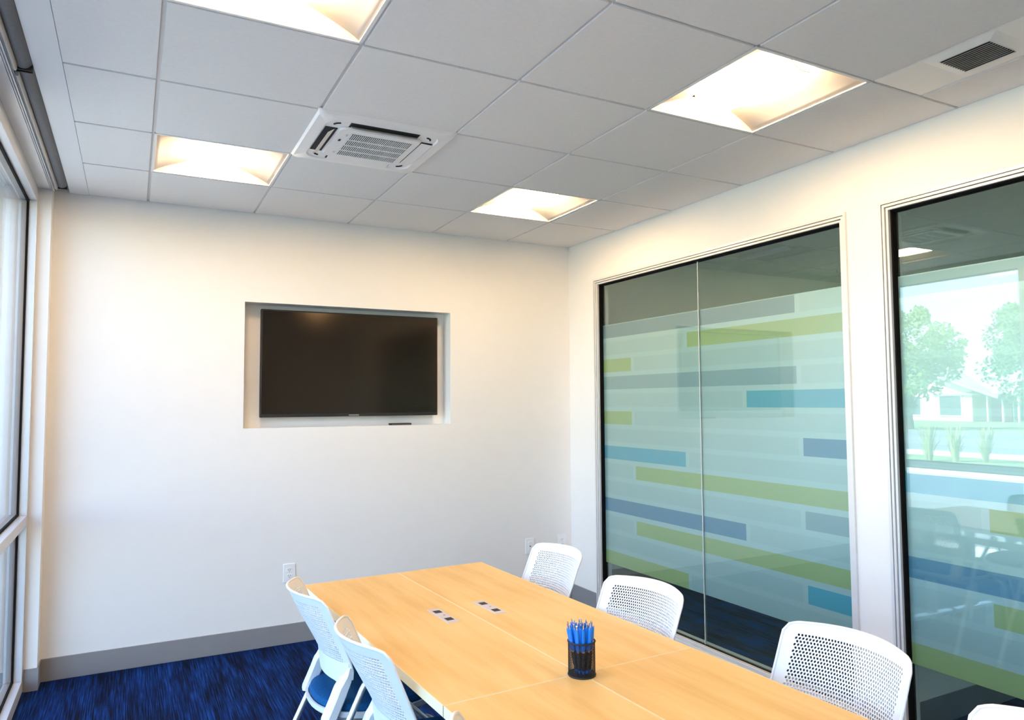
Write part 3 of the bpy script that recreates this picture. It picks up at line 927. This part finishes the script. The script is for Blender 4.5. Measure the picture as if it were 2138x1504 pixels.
    for f, z in ((0.93, 0.425), (0.99, 0.436), (1.0, 0.448), (0.97, 0.462), (0.88, 0.470), (0.6, 0.472), (0.2, 0.470)):
        rings.append([(x, y, z + 0.012 * (x / 0.23) ** 2 * (1 if x < 0 else -0.6)) for x, y in outl(0.222 * f, 0.212 * f, 0.0)])
    B().loft(rings).obj('seat', 'seat_blue', r, True)
    rings = []
    for f, z in ((0.55, 0.398), (0.90, 0.402), (1.0, 0.420), (1.01, 0.440), (0.97, 0.440), (0.95, 0.428)):
        rings.append([(x, y, z + 0.012 * (x / 0.23) ** 2 * (1 if x < 0 else -0.6)) for x, y in outl(0.232 * f, 0.222 * f, 0.0)])
    B().loft(rings).obj('seat_pan', 'chair_white', r, True)
    # --- tube frame: a bent side loop with a front and a rear leg each side
    def bend(pts, rad, n=6):
        res = [Vector(pts[0])]
        for a, p, c in zip(pts, pts[1:], pts[2:]):
            a, p, c = Vector(a), Vector(p), Vector(c)
            u, w = (a - p).normalized(), (c - p).normalized()
            p0, p1 = p + u * rad, p + w * rad
            for k in range(n + 1):
                t = k / n
                res.append((1 - t) ** 2 * p0 + 2 * t * (1 - t) * p + t * t * p1)
        res.append(Vector(pts[-1]))
        return res
    for sg_ in (-1, 1):
        y = sg_ * 0.243
        B().tube(bend([(-0.345, y * 1.03, 0.03), (-0.08, y, 0.575), (0.10, y, 0.40)], 0.045), 0.0115, 10).obj('rear_leg', 'silver', r, True)
        B().tube(bend([(0.10, y, 0.40), (0.17, y, 0.385), (0.225, y * 1.03, 0.03)], 0.04), 0.0115, 10).obj('front_leg', 'silver', r, True)
        for x in (-0.345, 0.225):
            B().tube([(x, y * 1.03, 0.03), (x, y * 1.03, 0.0)], 0.014, 10).obj('glide', 'base', r, True)
    B().tube([(0.10, -0.243, 0.40), (0.10, 0.243, 0.40)], 0.010, 8).obj('cross_tube', 'silver', r, True)
    B().tube([(-0.112, -0.243, 0.395), (-0.112, 0.243, 0.395)], 0.010, 8).obj('cross_tube', 'silver', r, True)
    return r
chairs = [  # back top midpoint x, y, heading, label
    (0.546, -2.070, 0.0, 'white perforated chair on the window side, farthest from the camera, blue seat showing'),
    (0.576, -2.677, 0.0, 'white perforated chair on the window side, second from the end wall'),
    (0.604, -3.515, 0.5, 'white chair on the window side with only its back tip in the picture'),
    (1.680, -1.950, 180.0, 'white perforated chair on the partition side, nearest the corner outlet'),
    (1.622, -2.660, 185.0, 'white perforated chair on the partition side, second from the corner'),
    (1.750, -3.415, 180.8, 'white perforated chair on the partition side, largest in the picture'),
    (1.630, -4.050, 181.0, 'white perforated chair cut off by the bottom right corner'),
]
ch = make_chair()
for k, (mx_, my_, hd, lb) in enumerate(chairs):
    o = ch if k == 0 else copy_tree(ch)
    h = math.radians(hd)
    o.location = (mx_ + 0.224 * math.cos(h), my_ + 0.224 * math.sin(h), 0)
    o.rotation_euler = (0, 0, h)
    o['label'] = lb; o['category'] = 'chair'; o['group'] = 'white chairs around the table'

# ------------------------------------------------------------------ pen cup and pens
CUP = Vector((1.110, -3.035, TZ))
cup = root('pen_cup', CUP, label='black wire mesh pen cup on the seam of the tables', category='pen cup')
R_, CH = 0.039, 0.098
def ringtube(r, z, t, n=36):
    pts = [(r * math.cos(2 * math.pi * k / n), r * math.sin(2 * math.pi * k / n), z) for k in range(n + 1)]
    return B().tube(pts, t, 8, False)
ringtube(R_, CH - .0015, 0.0026).obj('rim', 'black', cup, True)
ringtube(R_, 0.0026, 0.0026).obj('base_ring', 'black', cup, True)
B().tube([(0, 0, 0.001), (0, 0, 0.003)], R_, 36).obj('base_plate', 'black', cup)
b = B()
NA, NR = 52, 22
for i in range(NA):
    for j in range(NR):
        z0, z1 = 0.004 + (CH - .006) * j / NR, 0.004 + (CH - .006) * (j + 1) / NR
        for d_ in (-1, 1):
            a0 = 2 * math.pi * (i + (0.5 if j % 2 else 0)) / NA
            a1 = a0 + d_ * math.pi / NA
            t = 0.00034
            p0, p1 = Vector((R_ * math.cos(a0), R_ * math.sin(a0), z0)), Vector((R_ * math.cos(a1), R_ * math.sin(a1), z1))
            nrm = Vector((math.cos((a0 + a1) / 2), math.sin((a0 + a1) / 2), 0))
            w = (p1 - p0).normalized().cross(nrm) * t
            b.quad(p0 - w, p0 + w, p1 + w, p1 - w)
o = b.obj('mesh_wall', 'black', cup, kind='stuff')
md = o.modifiers.new('solid', 'SOLIDIFY'); md.thickness = 0.0007; md.offset = 0

def make_pen():
    r = root('ballpoint_pen')
    B().tube([(0, 0, 0), (0, 0, 0.002), (0, 0, 0.012)], [0.0009, 0.0016, 0.0036], 10).obj('tip', 'pen_blue', r, True)
    B().tube([(0, 0, 0.012), (0, 0, 0.030), (0, 0, 0.066)], [0.0040, 0.0050, 0.0050], 10).obj('grip', 'pen_grip', r, True)
    B().tube([(0, 0, 0.066), (0, 0, 0.069)], 0.0052, 10).obj('ring', 'copper', r, True)
    B().tube([(0, 0, 0.069), (0, 0, 0.100), (0, 0, 0.132), (0, 0, 0.135)], [0.0051, 0.0054, 0.0050, 0.0034], 10).obj('barrel', 'pen_blue', r, True)
    B().tube([(0, 0, 0.135), (0, 0, 0.146)], 0.0022, 8).obj('clicker', 'chrome', r, True)
    bx(0.0050, 0.0066, -0.0016, 0.0016, 0.095, 0.137, 0.0005).obj('clip', 'pen_blue', r)
    return r
rng = random.Random(4)
pen = make_pen()
spots = []
for k in range(11): spots.append((0.0275, 2 * math.pi * k / 11 + 0.15))
for k in range(7): spots.append((0.0155, 2 * math.pi * k / 7 + 0.4))
for k in range(3): spots.append((0.0055, 2 * math.pi * k / 3))
for k, (rr, a) in enumerate(spots):
    o = pen if k == 0 else copy_tree(pen)
    bot = Vector((rr * 0.72 * math.cos(a) + 0.005, rr * 0.72 * math.sin(a), 0.0035 + 0.004 * rng.random()))
    a2 = a + 0.25
    r2 = min(rr * 1.25, 0.0305)
    topv = Vector((r2 * math.cos(a2) - 0.0025, r2 * math.sin(a2) + rng.uniform(-.002, .002), 0.095))
    dr = (topv - bot).normalized()
    q = dr.to_track_quat('Z', 'Y')
    o.location = CUP + bot
    o.rotation_mode = 'QUATERNION'
    o.rotation_quaternion = q @ Matrix.Rotation(a + rng.uniform(-.6, .6), 3, 'Z').to_quaternion()
    o['label'] = 'blue click pen standing tip down in the black mesh cup'; o['category'] = 'pen'; o['group'] = 'blue pens in the mesh cup'

# ------------------------------------------------------------------ outdoors (seen through the left window and mirrored in the partition glass)
GZ = -0.20
bx(-260, -0.8, -200, 260, GZ - 0.3, GZ - 0.02).obj('ground', 'lawn', label='sunlit lawn outside the window', **STR)
B().box(-12.4, -10.2, -40, 80, GZ - 0.02, GZ + .02).box(-2.6, -0.8, -40, 80, GZ - 0.02, GZ + .02).obj('pavement_walk', 'concrete', label='pale concrete walk beside the building', **STR)
B().box(-34, -16.5, -60, 120, GZ - 0.02, GZ - .008).box(-10.2, -2.6, -40, 80, GZ - .02, GZ - .008).box(-5.6, -5.48, -40, 80, GZ - .008, GZ - .004).obj('pavement_road', 'asphalt', label='grey parking lane across from the building', **STR)
bx(-16.5, -16.2, -60, 120, GZ - 0.02, GZ + 0.12).obj('pavement_kerb', 'concrete', label='concrete kerb between planting and lane', **STR)

hs = root('house', (-52, 28.6, GZ), math.radians(8), label='cream gabled house with a grey roof and porch across the lane', category='house')
# local: +x faces the building, +y is towards the left in the mirror image
B().box(-9, 0, 0.0, 7.6, 0, 2.5).obj('wall', 'siding', hs)
B().prism([(0.0, 2.5), (7.6, 2.5), (3.8, 3.9)], 'x', -9, 0).obj('gable', 'siding', hs)
B().prism([(-2.6, 1.75), (-2.6, 1.95), (3.8, 4.15), (3.8, 3.95)], 'x', -8, 0.7).obj('porch_roof', 'roof', hs)
B().prism([(8.2, 2.4), (8.2, 2.6), (3.8, 4.15), (3.8, 3.95)], 'x', -8, 0.7).obj('gable_roof', 'roof', hs)
B().box(-13, -2.2, -11, 3.0, 0, 2.3).obj('main_wing', 'siding', hs)
B().prism([(0.2, 2.05), (0.2, 2.2), (-7.0, 5.7), (-14.0, 2.3), (-14.0, 2.15), (-7.0, 5.5)], 'y', -11.5, 3.4).obj('main_roof', 'roof', hs)
for y0, y1 in ((0.9, 2.8), (4.6, 6.4)):
    w = bx(0.0, 0.05, y0, y1, 0.45, 2.0).obj('window', 'house_glass', hs)
    b = B()
    for (a, c, e, f) in ((y0 - .1, y0, .35, 2.1), (y1, y1 + .1, .35, 2.1), (y0, y1, .35, .45), (y0, y1, 2.0, 2.1)):
        b.box(0, 0.08, a, c, e, f)
    b.obj('window_trim', 'white_metal', w)
bx(-2.2, -2.1, -1.6, 0.0, 0, 2.1).obj('porch_brick', 'red', hs)
bx(-2.19, -2.1, -7.0, -1.8, 0.1, 2.0).obj('porch_glazing', 'house_glass', hs)
for y in (-1.2, -2.4, -3.6, -4.8, -6.0):
    bx(-0.15, -0.02, y - .06, y + .06, 0, 2.1).obj('porch_post', 'white_metal', hs)

def tree(loc, rad, hgt, trunk, n, mat, seed, label):
    r = root('tree', loc, label=label, category='tree', group='trees across the lane')
    rg = random.Random(seed)
    B().tube([(0, 0, 0), (0.05, 0, trunk), (0, 0.1, trunk + hgt * 0.5)], [0.24, 0.17, 0.05], 10).obj('trunk', 'bark', r, True)
    b = B()
    clumps = []
    for k in range(46):
        while True:
            p = Vector((rg.uniform(-1, 1), rg.uniform(-1, 1), rg.uniform(-1, 1)))
            if 0.35 < p.length < 1: break
        clumps.append((Vector((p.x * rad, p.y * rad, trunk + hgt * 0.5 + p.z * hgt * 0.5)), rg.uniform(0.45, 0.85) * rad * 0.42))
    for k in range(n):
        c, cr = clumps[k % len(clumps)]
        d_ = Vector((rg.gauss(0, 1), rg.gauss(0, 1), rg.gauss(0, 1))).normalized()
        p = c + d_ * cr * rg.uniform(0.55, 1.0)
        u = Vector((rg.gauss(0, 1), rg.gauss(0, 1), rg.gauss(0, 1))).normalized()
        w = u.orthogonal().normalized()
        s = rg.uniform(0.09, 0.17)
        b.quad(p - u * s, p + w * s * 0.6, p + u * s, p - w * s * 0.6)
    b.obj('foliage', mat, r)
    bl = B()
    for c, cr in clumps[::5]:
        bl.tube([(0, 0, trunk * 0.9), (c.x * .5, c.y * .5, (c.z + trunk) * .5), tuple(c)], [0.07, 0.05, 0.02], 6)
    bl.obj('branches', 'bark', r, True)
tree((-35.0, 22.5, GZ), 2.8, 6.6, 1.3, 9000, 'leaf1', 3, 'broad sunlit tree mirrored in the second partition window beside its frame')
tree((-43.0, 18.8, GZ), 3.2, 6.8, 1.3, 9000, 'leaf2', 5, 'darker tree mirrored at the right edge of the picture')
tree((-75.0, 12.0, GZ), 4.5, 7.5, 2.0, 6000, 'leaf2', 8, 'distant tree behind the porch end of the house')
tree((-75.0, 54.0, GZ), 5.0, 8.5, 2.0, 6000, 'leaf1', 9, 'distant tree on the far side of the house')

def reed(loc, seed, label):
    r = root('ornamental_grass', loc, label=label, category='grass', group='tall feather grasses in the planting strip')
    rg = random.Random(seed)
    b = B()
    for k in range(90):
        a = rg.uniform(0, 6.28); ln = rg.uniform(0.5, 1.15); sp = rg.uniform(0.05, 0.35)
        d_ = Vector((math.cos(a), math.sin(a), 0)); w = Vector((-d_.y, d_.x, 0)) * 0.012
        p0 = d_ * rg.uniform(0, 0.08); p1 = p0 + d_ * sp * 0.4 + Vector((0, 0, ln * 0.6)); p2 = p0 + d_ * sp + Vector((0, 0, ln))
        b.quad(p0 - w, p0 + w, p1 + w, p1 - w); b.quad(p1 - w, p1 + w, p2 + w * .3, p2 - w * .3)
    b.obj('blades', 'reed', r)
names = ['first', 'second', 'third', 'fourth', 'fifth', 'sixth']
for k, (x, y) in enumerate([(-13.6, 8.7), (-14.0, 8.0), (-14.4, 7.5), (-14.8, 6.9), (-15.5, 6.1), (-15.9, 5.2)]):
    reed((x, y, GZ - 0.02), 20 + k, 'tall feather grass clump, %s from the frame in the mirrored planting strip' % names[k])
